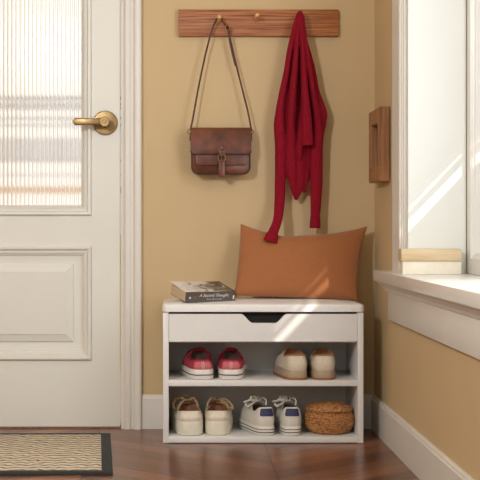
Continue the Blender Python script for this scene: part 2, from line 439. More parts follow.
# cove below, then the apron, both with a returned end
def nest(bm, prof, y_end, y0=-2.2):
    """prof: (projection from wall, z); the far end returns to the wall"""
    a = [Vector((XR-p, y_end+p*.75, z)) for p, z in prof]
    b = [Vector((XR-p, y0, z)) for p, z in prof]
    c = [Vector((XR, y_end+p*.75, z)) for p, z in prof]
    loft(bm, [b, a, c], False)
bm = bmesh.new(); nest(bm, [(.046,.502), (.044,.498), (.038,.493), (.034,.487), (.028,.483), (.027,.480), (.0225,.478), (.021,.473), (.018,.471), (.0,.471)], -.375)
wbuild('sill_moulding', bm, 'trim', win, angle=20)
wbuild('window_apron', B(.640, XR, -2.2, -.372, .385, .473, bev=.0025), 'trim', win, angle=30)
# sash
YZ = lambda a, d, b: Vector((d, a, b))
bm = bmesh.new()
rings_rect(bm, YZ, -1.942, -.66, .534, 1.94, [(0,.822), (.001,.816), (.044,.816), (.046,.820), (.050,.820), (.053,.826), (.058,.827), (.061,.836), (.064,.845)])
wbuild('sash', bm, 'sill', win, angle=20)
wbuild('pane', B(.838, .841, -1.88, -.722, .596, 1.88), 'pane', win, smooth=False)
# added unseen boards outside the window; two slots cut the sun into bands
sh = empty('sun_mask', (1.0, -2, 0), kind='structure')
wbuild('sun_mask_slat', B(.995, 1.01, -4.6, -.4, -.02, 1.010), 'outgrey', sh, smooth=False)
wbuild('sun_mask_slat', B(.995, 1.01, -4.6, -.4, 1.054, 1.067), 'outgrey', sh, smooth=False)
wbuild('sun_mask_slat', B(.995, 1.01, -4.6, -.4, 1.088, 3.4), 'outgrey', sh, smooth=False)

# pale boards on the sill
q = empty('painted_block', (.72, -.70, .534), 0, 'white painted wooden block on the window sill under a pale batten', 'block')
bm = B(P(402.7,0,-.715).x, P(461.5,0,-.715).x, -.715, -.662, .5342, .571, bev=.0015)
wbuild('block_body', bm, 'creamsole', q)
q = empty('wooden_batten', (.72, -.70, .571), 0, 'pale unpainted wooden batten lying on the white block in the window recess', 'batten')
bm = B(P(401.5,0,-.72).x, P(461.5,0,-.72).x, -.72, -.662, .5712, .6045, bev=.0015)
wbuild('batten_body', bm, 'palewood', q)

# ------------------------------------------------------------------ wooden frame on the right wall
fr = empty('wooden_wall_frame', (XR, -.225, .90), 0, 'small square wooden box frame hung on the right wall beside the window casing', 'frame')
fz0, fz1, fy0, fy1 = .806, 1.033, -.335, -.105
bm = bmesh.new()
rings_rect(bm, YZ, fy0, fy1, fz0, fz1, [(0,.651), (0,.624), (.003,.621), (.044,.621), (.047,.624), (.047,.643), (.047,.646)])
rings_rect(bm, YZ, fy0, fy1, fz0, fz1, [(0,.651), (.05,.651)], cap=True)
wbuild('frame_border', bm, 'framewood', fr, angle=25)
wbuild('back_panel', B(.640, .650, fy0+.03, fy1-.03, fz0+.03, fz1-.03), 'dark', fr, smooth=False)
wbuild('cleat', B(.6505, XR-.0005, fy0+.03, fy1-.03, fz0+.02, fz1-.02), 'dark', fr, smooth=False)

# ------------------------------------------------------------------ rug
ang = math.radians(1.0)
rug = empty('entry_rug', (-.209, -.155, 0), ang, 'flat woven beige and navy rug with charcoal border in front of the door', 'rug')
def rugpiece(bm, x0, x1, y0, y1, z0, z1): box(bm, x0, x1, y0, y1, z0, z1, bev=.0015); return bm
def skew(bm):
    for v in bm.verts: v.co.x -= v.co.y*.042
    return bm
RW = 1.15; RD = .675; b_ = .030
build('woven_field', skew(rugpiece(bmesh.new(), -RW+b_, -b_*.85, -RD+b_, -.008, .0005, .007)), 'rug', rug)
bm = bmesh.new(); rugpiece(bm, -b_, 0, -RD, 0, .0003, .009); rugpiece(bm, -RW, -RW+b_, -RD, 0, .0003, .009)
rugpiece(bm, -RW+b_, -b_, -RD, -RD+b_, .0003, .009); rugpiece(bm, -RW+b_, -b_, -.012, 0, .0003, .009)
build('border', skew(bm), 'binding', rug)

# ------------------------------------------------------------------ shoe bench
BX0, BX1, BY0, BY1 = -.040, .576, -.304, -.016
bench = empty('shoe_bench', (.268, -.16, 0), 0, 'white flip-top shoe bench with two open shelves standing against the wall', 'bench')
pt = .0175
wbuild('side_panel', B(BX0, BX0+pt, BY0, BY1, .001, .402, bev=.001), 'bench', bench)
wbuild('side_panel', B(BX1-pt, BX1, BY0, BY1, .001, .402, bev=.001), 'bench', bench)
wbuild('bottom_board', B(BX0+pt, BX1-pt, BY0, BY1, .002, .0205, bev=.001), 'bench', bench)
SH = .1935
wbuild('shelf', B(BX0+pt, BX1-pt, BY0+.001, BY1, SH-.018, SH, bev=.001), 'bench', bench)
wbuild('upper_board', B(BX0+pt, BX1-pt, BY0+.020, BY1, .308, .320), 'bench', bench)
wbuild('back_panel', B(BX0+pt, BX1-pt, BY1-.006, BY1, .0205, .402), 'bench', bench)
# front flap with scooped notch
def flap():
    z0, z1 = .313, .3975; x0, x1 = BX0+pt+.001, BX1-pt-.001
    a, b = P(241,0,-.304).x, P(287,0,-.304).x
    zz = z1-.028
    top = [(x0,z0), (x1,z0), (x1,z1), (b,z1)]
    def sg(p, q, n=6): return [(p[0]+(q[0]-p[0])*k/n, p[1]+(q[1]-p[1])*(3*(k/n)**2-2*(k/n)**3)) for k in range(1, n+1)]
    right = sg((b, z1), (b-.036, zz)); left = sg((a+.036, zz), (a, z1))
    pts = top+right+[(a+.036, zz)]+left+[(x0, z1)]
    bm = bmesh.new()
    fr_ = [bm.verts.new((x, BY0, z)) for x, z in pts]
    f = bm.faces.new(fr_)
    r = bmesh.ops.extrude_face_region(bm, geom=[f])
    bmesh.ops.translate(bm, vec=(0,.016,0), verts=[v for v in r['geom'] if isinstance(v, bmesh.types.BMVert)])
    bmesh.ops.triangulate(bm, faces=[f_ for f_ in bm.faces if len(f_.verts) > 4])
    return bm
wbuild('front_flap', flap(), 'bench', bench, smooth=False)
wbuild('notch_shade', B(BX0+pt, BX1-pt, BY0+.030, BY0+.034, .32, .402), 'dark', bench, smooth=False)  # near-black sheet standing in for the shade behind the notch
# padded lid
bm = bmesh.new(); rr = []
LX0, LX1, LY0, LY1 = BX0-.002, BX1+.003, -.310, -.003
for ins, z in [(.004,.4035), (0,.4050), (0,.4200), (.001,.4235), (.0035,.4262), (.008,.4280), (.018,.4295), (.045,.4325), (.08,.435), (.12,.436), (.15,.4362)]:
    rr.append([Vector((x, y, z)) for x, y in rrect(LX0+ins, LX1-ins, LY0+ins, LY1-ins, max(.018-ins*.3, .002), 5)])
loft(bm, rr, True, True, True)
wbuild('padded_lid', bm, 'cushion', bench, angle=60)

# ------------------------------------------------------------------ hook rail
rk = empty('peg_rail', (.27, 0, 1.335), 0, 'brown wooden peg rail fixed high on the beige wall above the bench', 'peg rail')
x0, x1 = P(178.5,0,-.02).x, P(338.5,0,-.02).x
wbuild('rail_board', B(x0, x1, -.020, -.0005, 1.2925, 1.3795, bev=.0015), 'rackwood', rk)
for px, py in ((219,18), (257,16.5), (300,17)):
    c = P(px, py, -.05); bm = bmesh.new()
    tube(bm, [(c.x, -.018, c.z-.010), (c.x, -.050, c.z-.002), (c.x, -.062, c.z+.001)], .0050, 12, smooth=3)
    c2 = Vector((c.x, -.06, c.z+.001))
    lathe(bm, [(.001,-.012), (.005,-.011), (.0078,-.006), (.0082,0), (.0055,.005), (.001,.007)], 16, 'y', c2)
    wbuild('peg', bm, 'pegwood', rk)

# ------------------------------------------------------------------ satchel
bag = empty('leather_satchel', (P(221,150,-.05).x, -.05, P(221,175,-.05).z), 0, 'brown leather satchel hanging by its thin strap from the left peg', 'bag')
bx0, bx1 = P(191.5,0,-.08).x, P(250.5,0,-.08).x
zt, zb = P(0,129,-.08).z, P(0,174.3,-.08).z
def plate(bm, x0, x1, z0, z1, rb, rt, y0, y1, bev=.004, zbulge=0):
    """rounded rectangular slab in the XZ plane, lofted through the thickness"""
    def ring(ins, y):
        out = []
        for cx, cz, a0, r in ((x1-rt,z1-rt,0,rt),(x0+rt,z1-rt,PI/2,rt),(x0+rb,z0+rb,PI,rb),(x1-rb,z0+rb,3*PI/2,rb)):
            for k in range(6):
                a = a0+PI/2*k/5; out.append(Vector((cx+(r-ins)*math.cos(a), y, cz+(r-ins)*math.sin(a))))
        return out
    loft(bm, [ring(bev, y0), ring(bev*.3, y0-bev*.3 if y1 < y0 else y0+bev*.3), ring(0, y0+(y1-y0)*.25), ring(0, y0+(y1-y0)*.75), ring(bev*.3, y1-(y1-y0)*.05), ring(bev, y1)], True, True, True)
    return bm
bm = plate(bmesh.new(), bx0, bx1, zb, zt, .024, .008, -.012, -.066, .006)
bb = wbuild('bag_body', bm, 'leather', bag)
bm = plate(bmesh.new(), bx0+.014, bx1-.014, P(0,165.5,-.08).z, P(0,148,-.08).z, .010, .004, -.064, -.0735, .003)
wbuild('front_pocket', bm, 'leather', bag, under=bb)
# piping round the body and pocket
def loop(x0, x1, z0, z1, r, y, rad, zcut=None):
    pts = [(x, y, z) for x, z in rrect(x0, x1, z0, z1, r, 5)]
    bm = bmesh.new(); k = 2
    tube(bm, pts+[pts[0]], rad, 6, smooth=0); return bm
wbuild('piping', loop(bx0+.001, bx1-.001, zb+.001, zt-.001, .023, -.064, .0022), 'leatherdark', bag, under=bb)
# flap: profile in (y,z) swept across, with rounded lower corners
ztf = P(0,127,-.08).z; zfl = P(0,154.5,-.082).z
prof = [(-.012, zt-.012), (-.012, zt+.001), (-.018, ztf-.001), (-.035, ztf+.001), (-.058, ztf), (-.068, ztf-.004), (-.074, ztf-.014), (-.077, ztf-.045), (-.078, zfl+.02), (-.0775, zfl+.006), (-.077, zfl)]
bm = bmesh.new(); NX = 24; xa, xb = bx0-.003, bx1+.003
outer = []; inner = []
for i in range(NX+1):
    t = i/NX; x = xa+(xb-xa)*t; e = min(t, 1-t)*(xb-xa); co, ci = [], []
    for j, (y, z) in enumerate(prof):
        zz = z
        if e < .010 and j == len(prof)-1: zz += (.010-math.sqrt(max(0, .010**2-(.010-e)**2)))
        w = .0012*math.sin(t*9+j)*.5
        co.append(Vector((x, y+w, zz))); ci.append(Vector((x, y+w+(.0026 if j > 4 else 0), zz-(.0026 if j <= 4 else 0))))
    outer.append(co); inner.append(ci)
rings = [o+i[::-1] for o, i in zip(outer, inner)]
loft(bm, rings, True, True, True)
flp = wbuild('flap', bm, 'leather', bag, angle=50)
bm = bmesh.new(); pts = [(xa+.001, -.0795, zfl+.012), (xa+.001, -.0795, zfl+.008), (xa+.008, -.0795, zfl+.0015), (xb-.008, -.0795, zfl+.0015), (xb-.001, -.0795, zfl+.008), (xb-.001, -.0795, zfl+.012)]
tube(bm, pts, .0018, 6, smooth=0); wbuild('flap_edge', bm, 'leatherdark', bag, under=flp)
cx = P(222,0,-.085).x
bm = plate(bmesh.new(), cx-.0115, cx+.0095, P(0,177.3,-.085).z, P(0,160,-.085).z, .009, .003, -.070, -.0845, .002)
wbuild('strap_tab', bm, 'leather', bag)
bm = plate(bmesh.new(), cx-.0095, cx+.0095, P(0,157,-.085).z, P(0,146,-.085).z, .004, .006, -.078, -.0825, .0015)
bst = wbuild('buckle_strap', bm, 'leather', bag)
bm = bmesh.new(); zc = P(0,157.5,-.09).z
tube(bm, [(x, -.088, z) for x, z in rrect(cx-.0125, cx+.0105, zc-.0095, zc+.0085, .003, 3)]+[(cx+.0105, -.088, zc+.0055)], .0013, 8, smooth=0)
tube(bm, [(cx-.001, -.0895, zc-.010), (cx-.001, -.0905, zc+.008)], .0013, 6, smooth=0)
wbuild('buckle', bm, 'brassdark', bag, under=bst)
bm = bmesh.new(); lathe(bm, [(.001,-.008), (.003,-.0078), (.0052,-.005), (.0052,0), (.001,.001)], 16, 'y', (cx, -.081, P(0,148,-.085).z)); wbuild('stud', bm, 'brass', bag, under=bst)
# side rings and the strap
for sx in (0, 1):
    X = bx0-.006 if sx == 0 else bx1+.005; zr = P(0,131.5,-.05).z
    bm = bmesh.new(); tube(bm, [(X+.006*math.cos(a), -.045, zr+.008*math.sin(a)) for a in [2*PI*k/14 for k in range(15)]], .0016, 6, smooth=0)
    wbuild('ring', bm, 'brassdark', bag)
    Xs = bx0-.004 if sx == 0 else bx1+.002
    wbuild('ring_tab', plate(bmesh.new(), Xs-.002, Xs+.005, zr-.030, zr-.004, .002, .002, -.052, -.036, .001), 'leatherdark', bag)
def wp(x, y, Y): return tuple(P(x, y, Y))
bm = bmesh.new()
tube(bm, [wp(190.5,130,-.045), wp(193.5,115,-.044), wp(199,85,-.040), wp(206,52,-.036), wp(212,30,-.040), wp(215.5,21.5,-.045), wp(217.6,17.5,-.047), wp(219,15.2,-.047), wp(220.6,17.6,-.047), wp(223,21.5,-.044), wp(227,28,-.040), wp(230,38,-.036), wp(235,60,-.033), wp(243,92,-.036), wp(248,112,-.041), wp(251.5,131,-.045)], .0030, 8, flat=1.0, smooth=6)
st = wbuild('shoulder_strap', bm, 'straphide', bag)
bm = bmesh.new()
tube(bm, [wp(227,26,-.046), wp(229,30,-.041), wp(229.5,40,-.038), wp(233,56,-.036), wp(235.5,66,-.036)], .0030, 8, smooth=5)
wbuild('strap_end', bm, 'straphide', bag, under=st)
bm = bmesh.new(); c = P(227.5,28,-.045)
tube(bm, [(c.x+.007*math.cos(a)*(1), c.y-.003, c.z+.009*math.sin(a)) for a in [2*PI*k/12 for k in range(13)]], .0016, 6, smooth=0)
wbuild('strap_buckle', bm, 'brassdark', bag, under=st)

# ------------------------------------------------------------------ cardigan
coat = empty('red_cardigan', (P(300,12,-.05).x, -.05, P(300,12,-.05).z), 0, 'dark red knitted cardigan hanging from the right peg of the rail', 'cardigan')
bm = bmesh.new()
def lobe(keys, Y0=-.060, seg=24):
    """keys: px x, px y, half width px, half depth m, y offset"""
    n = 7; L = []
    ks = [Vector((k[0], k[1], k[2])) for k in keys]; ds = [Vector((k[3], k[4], 0)) for k in keys]
    A = smoothpath(ks, n); D_ = smoothpath(ds, n); rings = []
    for i, (a, d) in enumerate(zip(A, D_)):
        Y = Y0+d.y; c = P(a.x, a.y, Y); w = a.z*(Y-CAMY)/F
        t = A[min(i+1, len(A)-1)]-A[max(i-1, 0)]; t2 = Vector((t.x, -t.y)).normalized()
        ax = Vector((-t2.y, 0, t2.x))                      # across the fold
        if ax.x < 0: ax = -ax
        ring = []
        for k in range(seg):
            th = 2*PI*k/seg
            wob = 1+.10*noise.noise(Vector((c.x*20+math.cos(th), c.z*14, math.sin(th)+Y*10)))
            ring.append(c+ax*(w*math.cos(th)*wob)+Vector((0, d.x*math.sin(th)*wob, 0)))
        rings.append(ring)
    loft(bm, rings, True, True, True)
lobe([(300,11.3,2.0,.014,-.006), (300,14,3.0,.017,-.006), (300,20,3.4,.016,-.006), (300,26,2.5,.010,-.006)])
# left fold that runs on into the left sleeve
lobe([(298.5,14,2.0,.010,-.004), (294.8,28,2.7,.014,-.008), (290.2,50,3.0,.020,-.006), (286.2,75,3.4,.023,-.004), (282.4,95,3.8,.024,-.004), (279.8,112,4.4,.024,-.004), (279.5,126,5.6,.022,-.004), (280.6,147,5.6,.020,0), (280.2,180,5.4,.018,.002), (279.4,203,5.2,.016,-.002), (277.5,220,4.6,.014,-.040), (273.5,232,5.0,.013,-.072), (271.5,237,5.6,.012,-.082)])
lobe([(291,50,2,.012,.004), (288,75,5,.014,.006), (287,100,7,.014,.008), (287,130,7,.013,.010), (288,155,5,.011,.010), (289,178,3,.009,.010)])
lobe([(276.5,118,1.5,.010,.006), (276.3,125,2.6,.012,.006), (277,132,1.5,.010,.006)])
# second fold, then the body with its slanting hem
lobe([(299.5,13,1.8,.010,-.008), (298.0,30,2.0,.016,-.020), (296,55,2.6,.020,-.028), (293.8,80,3.1,.022,-.030), (292,105,3.5,.022,-.026), (291,130,4.2,.020,-.014), (291,150,5.2,.016,-.002), (292,170,5.2,.013,.004), (293.5,186,3.8,.010,.008), (295.5,198,1.5,.007,.010)])
lobe([(301,100,3,.012,.018), (299.5,130,6.5,.014,.010), (298.5,150,8,.013,.008), (297.5,168,8.5,.011,.010), (298.5,182,7,.009,.012), (297,192,4.4,.008,.012), (296,200,1.6,.006,.012)])
lobe([(299,22,2,.011,.0), (297,40,4.4,.012,.004), (294,60,5.5,.013,.004), (292,85,6.5,.013,.006), (291,110,7,.012,.008)])
# front fold ending in a blunt hem
lobe([(301,13,1.8,.010,-.010), (302.3,40,2.6,.015,-.022), (303.6,70,3.2,.018,-.030), (305.5,100,4.2,.018,-.034), (307.2,125,5.0,.016,-.036), (307.8,145.5,5.4,.013,-.036)])
lobe([(302,60,2,.012,-.006), (304,100,3.4,.014,-.012), (302,130,4,.013,-.014), (300,150,3.2,.010,-.010), (300,160,1.2,.006,-.006)])
# right folds into the right sleeve
lobe([(302.4,15,1.6,.008,-.004), (305.2,38,2.0,.014,-.014), (308.8,62,2.4,.018,-.020), (312.2,88,2.9,.020,-.022), (316.0,110,4.2,.022,-.008), (318.0,128,5.6,.021,-.002), (316.6,150,6.3,.020,0), (316.2,180,6.3,.018,0), (315.6,205,5.4,.017,0), (315.2,222,4.6,.015,0)])
lobe([(306,40,1.4,.010,.006), (311.5,64,2.6,.014,.006), (316,90,3.4,.016,.006), (320.6,107,4.4,.016,.006), (322.8,116,4.2,.015,.006), (321.5,128,3.6,.014,.006), (319,145,3,.012,.006)])
lobe([(300,40,2,.012,.008), (302,80,7,.014,.012), (303,115,12,.014,.016), (303,150,12,.012,.018), (304,170,7,.010,.018), (304.5,182,4,.008,.018), (304,192,1.5,.006,.018)])
me_o = wbuild('cardigan_body', bm, 'knit', coat)
md = me_o.modifiers.new('r', 'REMESH'); md.mode = 'VOXEL'; md.voxel_size = .0018; md.use_smooth_shade = True
md = me_o.modifiers.new('s', 'SMOOTH'); md.iterations = 1; md.factor = .5
# ribbed cuffs
def cuff(a, b, w0, w1, Y, dep, nm='cuff'):
    bm = bmesh.new(); A = P(a[0], a[1], Y); Bp = P(b[0], b[1], Y); t = (Bp-A).normalized(); ax = Vector((-t.z, 0, t.x))
    if ax.x < 0: ax = -ax
    rings = []; seg = 56
    prof = [(0, .80), (0, 1.0), (.25,1.03), (.6,1.05), (.93,1.08), (1.0,1.04), (1.0,.82), (.8,.80)]
    for tt, m in prof:
        w = (w0+(w1-w0)*tt)*.0033; c = A.lerp(Bp, tt)
        rings.append([c+ax*(w*math.cos(2*PI*k/seg)*(m+.035*(k % 2)))+Vector((0, dep*math.sin(2*PI*k/seg)*(m+.05*(k % 2)), 0)) for k in range(seg)])
    loft(bm, rings, True, False, False); wbuild(nm, bm, 'knit', coat, angle=80)
cuff((272.8,233), (270.3,242), 5.3, 6.4, -.140, .013)
cuff((315.3,217), (315,228.2), 4.7, 4.9, -.060, .015)

# ------------------------------------------------------------------ pillow
pil = empty('lumbar_pillow', (.40, -.12, .436), 0, 'rust-orange lumbar pillow leaning on the wall at the right of the bench top', 'pillow')
bm = bmesh.new(); NU, NV = 56, 36
TL, TR = P(241,224,-.062), P(367,226.5,-.062); BL, BR = P(234.5,296.5,-.165), P(357,301.0,-.165)
BL.z += .004; BR.z += .006
nrm = Vector((0, -.92, .38)).normalized()
def pil_pt(u, v, side):
    # u,v in -1..1
    uu = u*(1-.055*(1-v*v)*abs(u)**2) if u > 0 else u*(1-.02*(1-v*v)*abs(u)**2)
    vv = v
    if v > 0: vv = v-(.10*math.exp(-((u+.35)/.4)**2)+.34*(1-u*u))*v*v*.9
    else: vv = v-.01*(1-u*u)*v*v*(-1)
    a, b = (uu+1)/2, (vv+1)/2
    p = (BL*(1-a)+BR*a)*(1-b)+(TL*(1-a)+TR*a)*b
    th = .056*((1-u*u)**.42)*((1-v*v)**.42)
    wr = .0022*noise.noise(Vector((u*3, v*3, 1)))+.0016*noise.noise(Vector((u*9+v*4, v*6, 3)))
    # pinches that fan out of the corners
    for cu, cv in ((-1,1),(1,1),(-1,-1),(1,-1)):
        d = math.hypot((u-cu)*1.6, v-cv); an = math.atan2(v-cv, (u-cu)*1.6)
        wr += .0028*math.exp(-(d/.5)**2)*math.sin(an*11)*min(1, d*5)
    m = ((1-u*u)*(1-v*v))
    wr -= .006*math.exp(-((u+.32)/.10)**2-((v-.85)/.25)**2)       # dent under the sleeve
    return p+nrm*side*(th+wr*(m**.3))
grid = {}
for side in (1, -1):
    for i in range(NU+1):
        for j in range(NV+1):
            edge = i in (0, NU) or j in (0, NV)
            if edge and side == -1: grid[(side,i,j)] = grid[(1,i,j)]; continue
            u = math.sin(((i/NU)*2-1)*PI/2); v = math.sin(((j/NV)*2-1)*PI/2)
            p = pil_pt(u, v, side)
            if side == -1 and p.y > -.004: p.y = -.004
            grid[(side,i,j)] = bm.verts.new(p)
for side in (1, -1):
    for i in range(NU):
        for j in range(NV):
            q = [grid[(side,i,j)], grid[(side,i+1,j)], grid[(side,i+1,j+1)], grid[(side,i,j+1)]]
            bm.faces.new(q if side == 1 else q[::-1])
wbuild('pillow_cover', bm, 'pillow', pil, angle=180)
bm = bmesh.new(); seam = []
for i in range(0, NU+1, 2): seam.append(pil_pt(math.sin(((i/NU)*2-1)*PI/2), 1, 1))
for j in range(NV, -1, -2): seam.append(pil_pt(1, math.sin(((j/NV)*2-1)*PI/2), 1))
for i in range(NU, -1, -2): seam.append(pil_pt(math.sin(((i/NU)*2-1)*PI/2), -1, 1))
for j in range(0, NV+1, 2): seam.append(pil_pt(-1, math.sin(((j/NV)*2-1)*PI/2), 1))
tube(bm, seam, .0013, 6, smooth=1); wbuild('seam', bm, 'pillow', pil)

# ------------------------------------------------------------------ book
bk = empty('paperback_book', (.083, -.204, .4430), 0, 'thick grey paperback with a snowy photo cover lying on the left of the bench', 'book')
bk.rotation_euler = Euler((math.radians(9), 0, math.radians(21)), 'XYZ')
L2, W2, TH = .0835, .066, .0325
build('page_block', B(-L2+.001, L2-.001, -W2+.002, W2-.001, .0012, TH-.0014), 'pages', bk, smooth=False)
spn = build('spine', B(-L2, L2, -W2-.0005, -W2+.0015, 0, TH, bev=.0006), 'spine', bk, smooth=False)
# front cover, curling up a little towards the back left
bm = bmesh.new(); n1, n2 = 14, 10; T = {}
for i in range(n1+1):
    for j in range(n2+1):
        u, v = i/n1, j/n2; x = -L2+2*L2*u; y = -W2+2*W2*v
        z = TH+.0075*(v**1.6)*(1-.35*u)
        for s_ in (0, 1): T[i,j,s_] = bm.verts.new((x, y, z-(.001 if s_ == 0 else 0)))
for i in range(n1):
    for j in range(n2):
        bm.faces.new((T[i,j,1], T[i+1,j,1], T[i+1,j+1,1], T[i,j+1,1])); bm.faces.new((T[i,j,0], T[i,j+1,0], T[i+1,j+1,0], T[i+1,j,0]))
for i in range(n1):
    for j in (0, n2): bm.faces.new((T[i,j,0], T[i+1,j,0], T[i+1,j,1], T[i,j,1]))
for j in range(n2):
    for i in (0, n1): bm.faces.new((T[i,j,0], T[i,j+1,0], T[i,j+1,1], T[i,j,1]))
build('front_cover', bm, 'cover', bk, angle=60)
build('back_cover', B(-L2, L2, -W2, W2, 0, .0011), 'spine', bk, smooth=False)
def text(name, body, size, loc, mat, parent, shear=0, align='CENTER'):
    cu = bpy.data.curves.new(name, 'FONT'); cu.body = body; cu.size = size; cu.extrude = .00012; cu.shear = shear
    cu.align_x = align; cu.align_y = 'CENTER'
    o = bpy.data.objects.new(name, cu); COL.objects.link(o)
    bpy.context.view_layer.update(); dg = bpy.context.evaluated_depsgraph_get()
    me = bpy.data.meshes.new_from_object(o.evaluated_get(dg)); bpy.data.objects.remove(o)
    m = bpy.data.objects.new(name, me); COL.objects.link(m); me.materials.clear(); me.materials.append(M[mat])
    m.parent = parent; m.location = loc; m.rotation_euler = (PI/2, 0, 0); return m
text('title_lettering', 'A Second Thought', .0128, (.010, -W2-.0008, .0205), 'ink', spn, .45)
text('small_lettering', 'iiiiii  iiii  iiiiiii  iiii  iii  iiiiiiii', .0050, (.012, -W2-.0008, .0085), 'ink', spn)
build('spine_emblem', B(-.0715, -.0655, -W2-.0009, -W2-.0004, .011, .017, bev=.0002), 'ink', spn, smooth=False)
build('spine_emblem', B(.075, .0795, -W2-.0009, -W2-.0004, .008, .0195, bev=.0002), 'ink', spn, smooth=False)
build('spine_ornament', B(-.058, -.046, -W2-.0009, -W2-.0004, .009, .019), 'spineorange', spn, smooth=False)
bpy.context.view_layer.update()

# ------------------------------------------------------------------ shoes
def shoe(name, loc, rz, label, cat, group, mir=1, L=.252, W=.086, sole_h=.032, heel_z=.075, side_z=.062, throat_z=.088, throat_t=.52,
         upper='redcanvas', solem='rubber', lining='darkline', style='plain', stripe=None, bind=None, laces=None, outsole=None, open_w=.052, toe_h=.052, lift=0):
    root = empty(name, loc, rz, label, cat, group)
    NP = 48
    g = [(0,.86), (.12,.90), (.3,.84), (.5,.86), (.68,1.0), (.82,.98), (.93,.86), (1,.74)]
    def gi(t):
        for (a, va), (b, vb) in zip(g, g[1:]):
            if t <= b: return va+(vb-va)*((t-a)/(b-a)) if b > a else vb
        return g[-1][1]
    def plan(k, grow=0):
        th = 2*PI*k/NP; t = (1-math.cos(th))/2
        t = t+.0*math.sin(th); s_ = math.sin(th)
        x = W/2*gi(t)*math.copysign(abs(s_)**(.46+.16*t), s_)
        x += mir*.006*math.sin(t*PI)*(t)                       # slight banana
        y = L*t
        sc = 1+grow/(W/2)
        return x*sc, (y-L/2)*(1+grow/(L/2))+L/2, t
    def spring(t): return .010*max(0, (t-.72)/.28)**2
    # sole
    bm = bmesh.new(); rings = []
    z0 = lift
    for gr, z in [(-.006,0), (-.002,.001), (0,.004), (.0005,sole_h*.5), (0,sole_h*.9), (-.0015,sole_h), (-.006,sole_h)]:
        rings.append([Vector((plan(k,gr)[0], plan(k,gr)[1], z0+z+spring(plan(k)[2])*(1-.6*z/sole_h))) for k in range(NP)])
    loft(bm, rings, True, True, True); sole = build('sole', bm, solem, root, angle=50)
    def band(nm, z_a, z_b, mat, gr=.0012, ks=None):
        bm = bmesh.new(); ks = ks or list(range(NP))+[0]; rr_ = []
        for gg, z in ((-.002, z_a), (gr, z_a), (gr, z_b), (-.002, z_b)):
            rr_.append([Vector((plan(k,gg)[0], plan(k,gg)[1], z0+z+spring(plan(k)[2])*(1-.6*z/sole_h))) for k in ks])
        rr_.append(rr_[0]); loft(bm, rr_, False); build(nm, bm, mat, sole, angle=50)
    if stripe: 
        for za, zb in stripe[1]: band('stripe', za, zb, stripe[0])
    if outsole: band('outsole', .0, .006, outsole, .002)
    # upper
    def collar(k, ins=0):
        th = 2*PI*k/NP; c = (1-math.cos(th))/2; s_ = math.sin(th)
        y = .012*L/.25+ins+(throat_t*L-.012-2*ins)*c
        wv = (open_w/2-ins)*(.92 if c < .4 else .92-.42*(c-.4)/.6)
        x = wv*math.copysign(abs(s_)**(.52+.2*c), s_)+mir*.004*c
        # height: heel, dip at the ankle, up to the throat
        if c < .35: z = heel_z+(side_z-heel_z)*(1-math.cos(c/.35*PI))/2
        else: z = side_z+(throat_z-side_z)*(1-math.cos((c-.35)/.65*PI))/2
        return Vector((x, y, z0+z))
    bm = bmesh.new(); rings = []; NV_ = 14
    def up(k, v, off=0):
        x, y, t = plan(k, -.0035+off); s_ = Vector((x, y, z0+sole_h-.003+spring(t)*.4)); c = collar(k)
        toe = max(0, (t-.45)/.55)
        e = v**(1-.45*toe) if toe > 0 else v
        h = v**(1+.35*toe+.7*(1-toe)*(1 if t < .45 else 0)*max(0, 1-t/.45))
        p = Vector((s_.x+(c.x-s_.x)*h, s_.y+(c.y-s_.y)*h, s_.z+(c.z-s_.z)*e))
        # belly of the upper
        bl = math.sin(PI*min(1, v*1.15))*.0045*(1-toe*.3)
        d = Vector((x, (y-L/2)*.35, 0))
        if d.length > 0: p += d.normalized()*bl
        if toe > 0: p.z += toe*math.sin(PI*v)*.008
        if off: p += Vector((x, (y-L*.4)*.5, .01)).normalized()*off
        return p
    for j in range(NV_+1): rings.append([up(k, j/NV_) for k in range(NP)])
    # roll over the collar and down inside
    rings.append([collar(k, .0022)+Vector((0,0,.0006)) for k in range(NP)])
    loft(bm, rings, True)
    um = build('upper', bm, upper, root, angle=75)
    bm = bmesh.new(); ins_rings = [[collar(k, .0022)+Vector((0,0,.0006)) for k in range(NP)]]
    for q in (.15, .5, .85, 1):
        rg = []
        for k in range(NP):
            c = collar(k, .004); zf = z0+sole_h+.004
            rg.append(Vector((c.x*(1+.12*q), c.y+ (.01*q if c.y > L*.3 else 0), c.z+(zf-c.z)*q)))
        ins_rings.append(rg)
    loft(bm, ins_rings, True, False, True); build('lining', bm, lining, root, angle=60)
    if bind:
        bm = bmesh.new(); pts = [collar(k)+Vector((0,0,.0006)) for k in list(range(NP))+[0]]
        tube(bm, pts, .0024, 6, smooth=0); build('collar_binding', bm, bind, um)
    def patch(nm, k0, k1, v0, v1, mat, off, nk=8, nv=6, rnd=0):
        bm = bmesh.new(); G = {}
        for i in range(nk+1):
            for j in range(nv+1):
                kk = k0+(k1-k0)*i/nk; vv = v0+(v1-v0)*j/nv
                if rnd and j in (0, nv) and i in (0, nk): kk += (1 if i == 0 else -1)*(k1-k0)*.10
                a, b_ = math.floor(kk), kk-math.floor(kk)
                p = up(a % NP, vv)*(1-b_)+up((a+1) % NP, vv)*b_
                nx = Vector((p.x*.8, -abs(.05) if abs(kk) < 6 else 0, .0)).normalized()
                G[i,j] = bm.verts.new(p+nx*off); G[i,j,1] = bm.verts.new(p-nx*.001)
        for i in range(nk):
            for j in range(nv): bm.faces.new((G[i,j], G[i+1,j], G[i+1,j+1], G[i,j+1]))
        for i in range(nk):
            for j in (0, nv): bm.faces.new((G[i,j], G[i+1,j], G[i+1,j,1], G[i,j,1]))
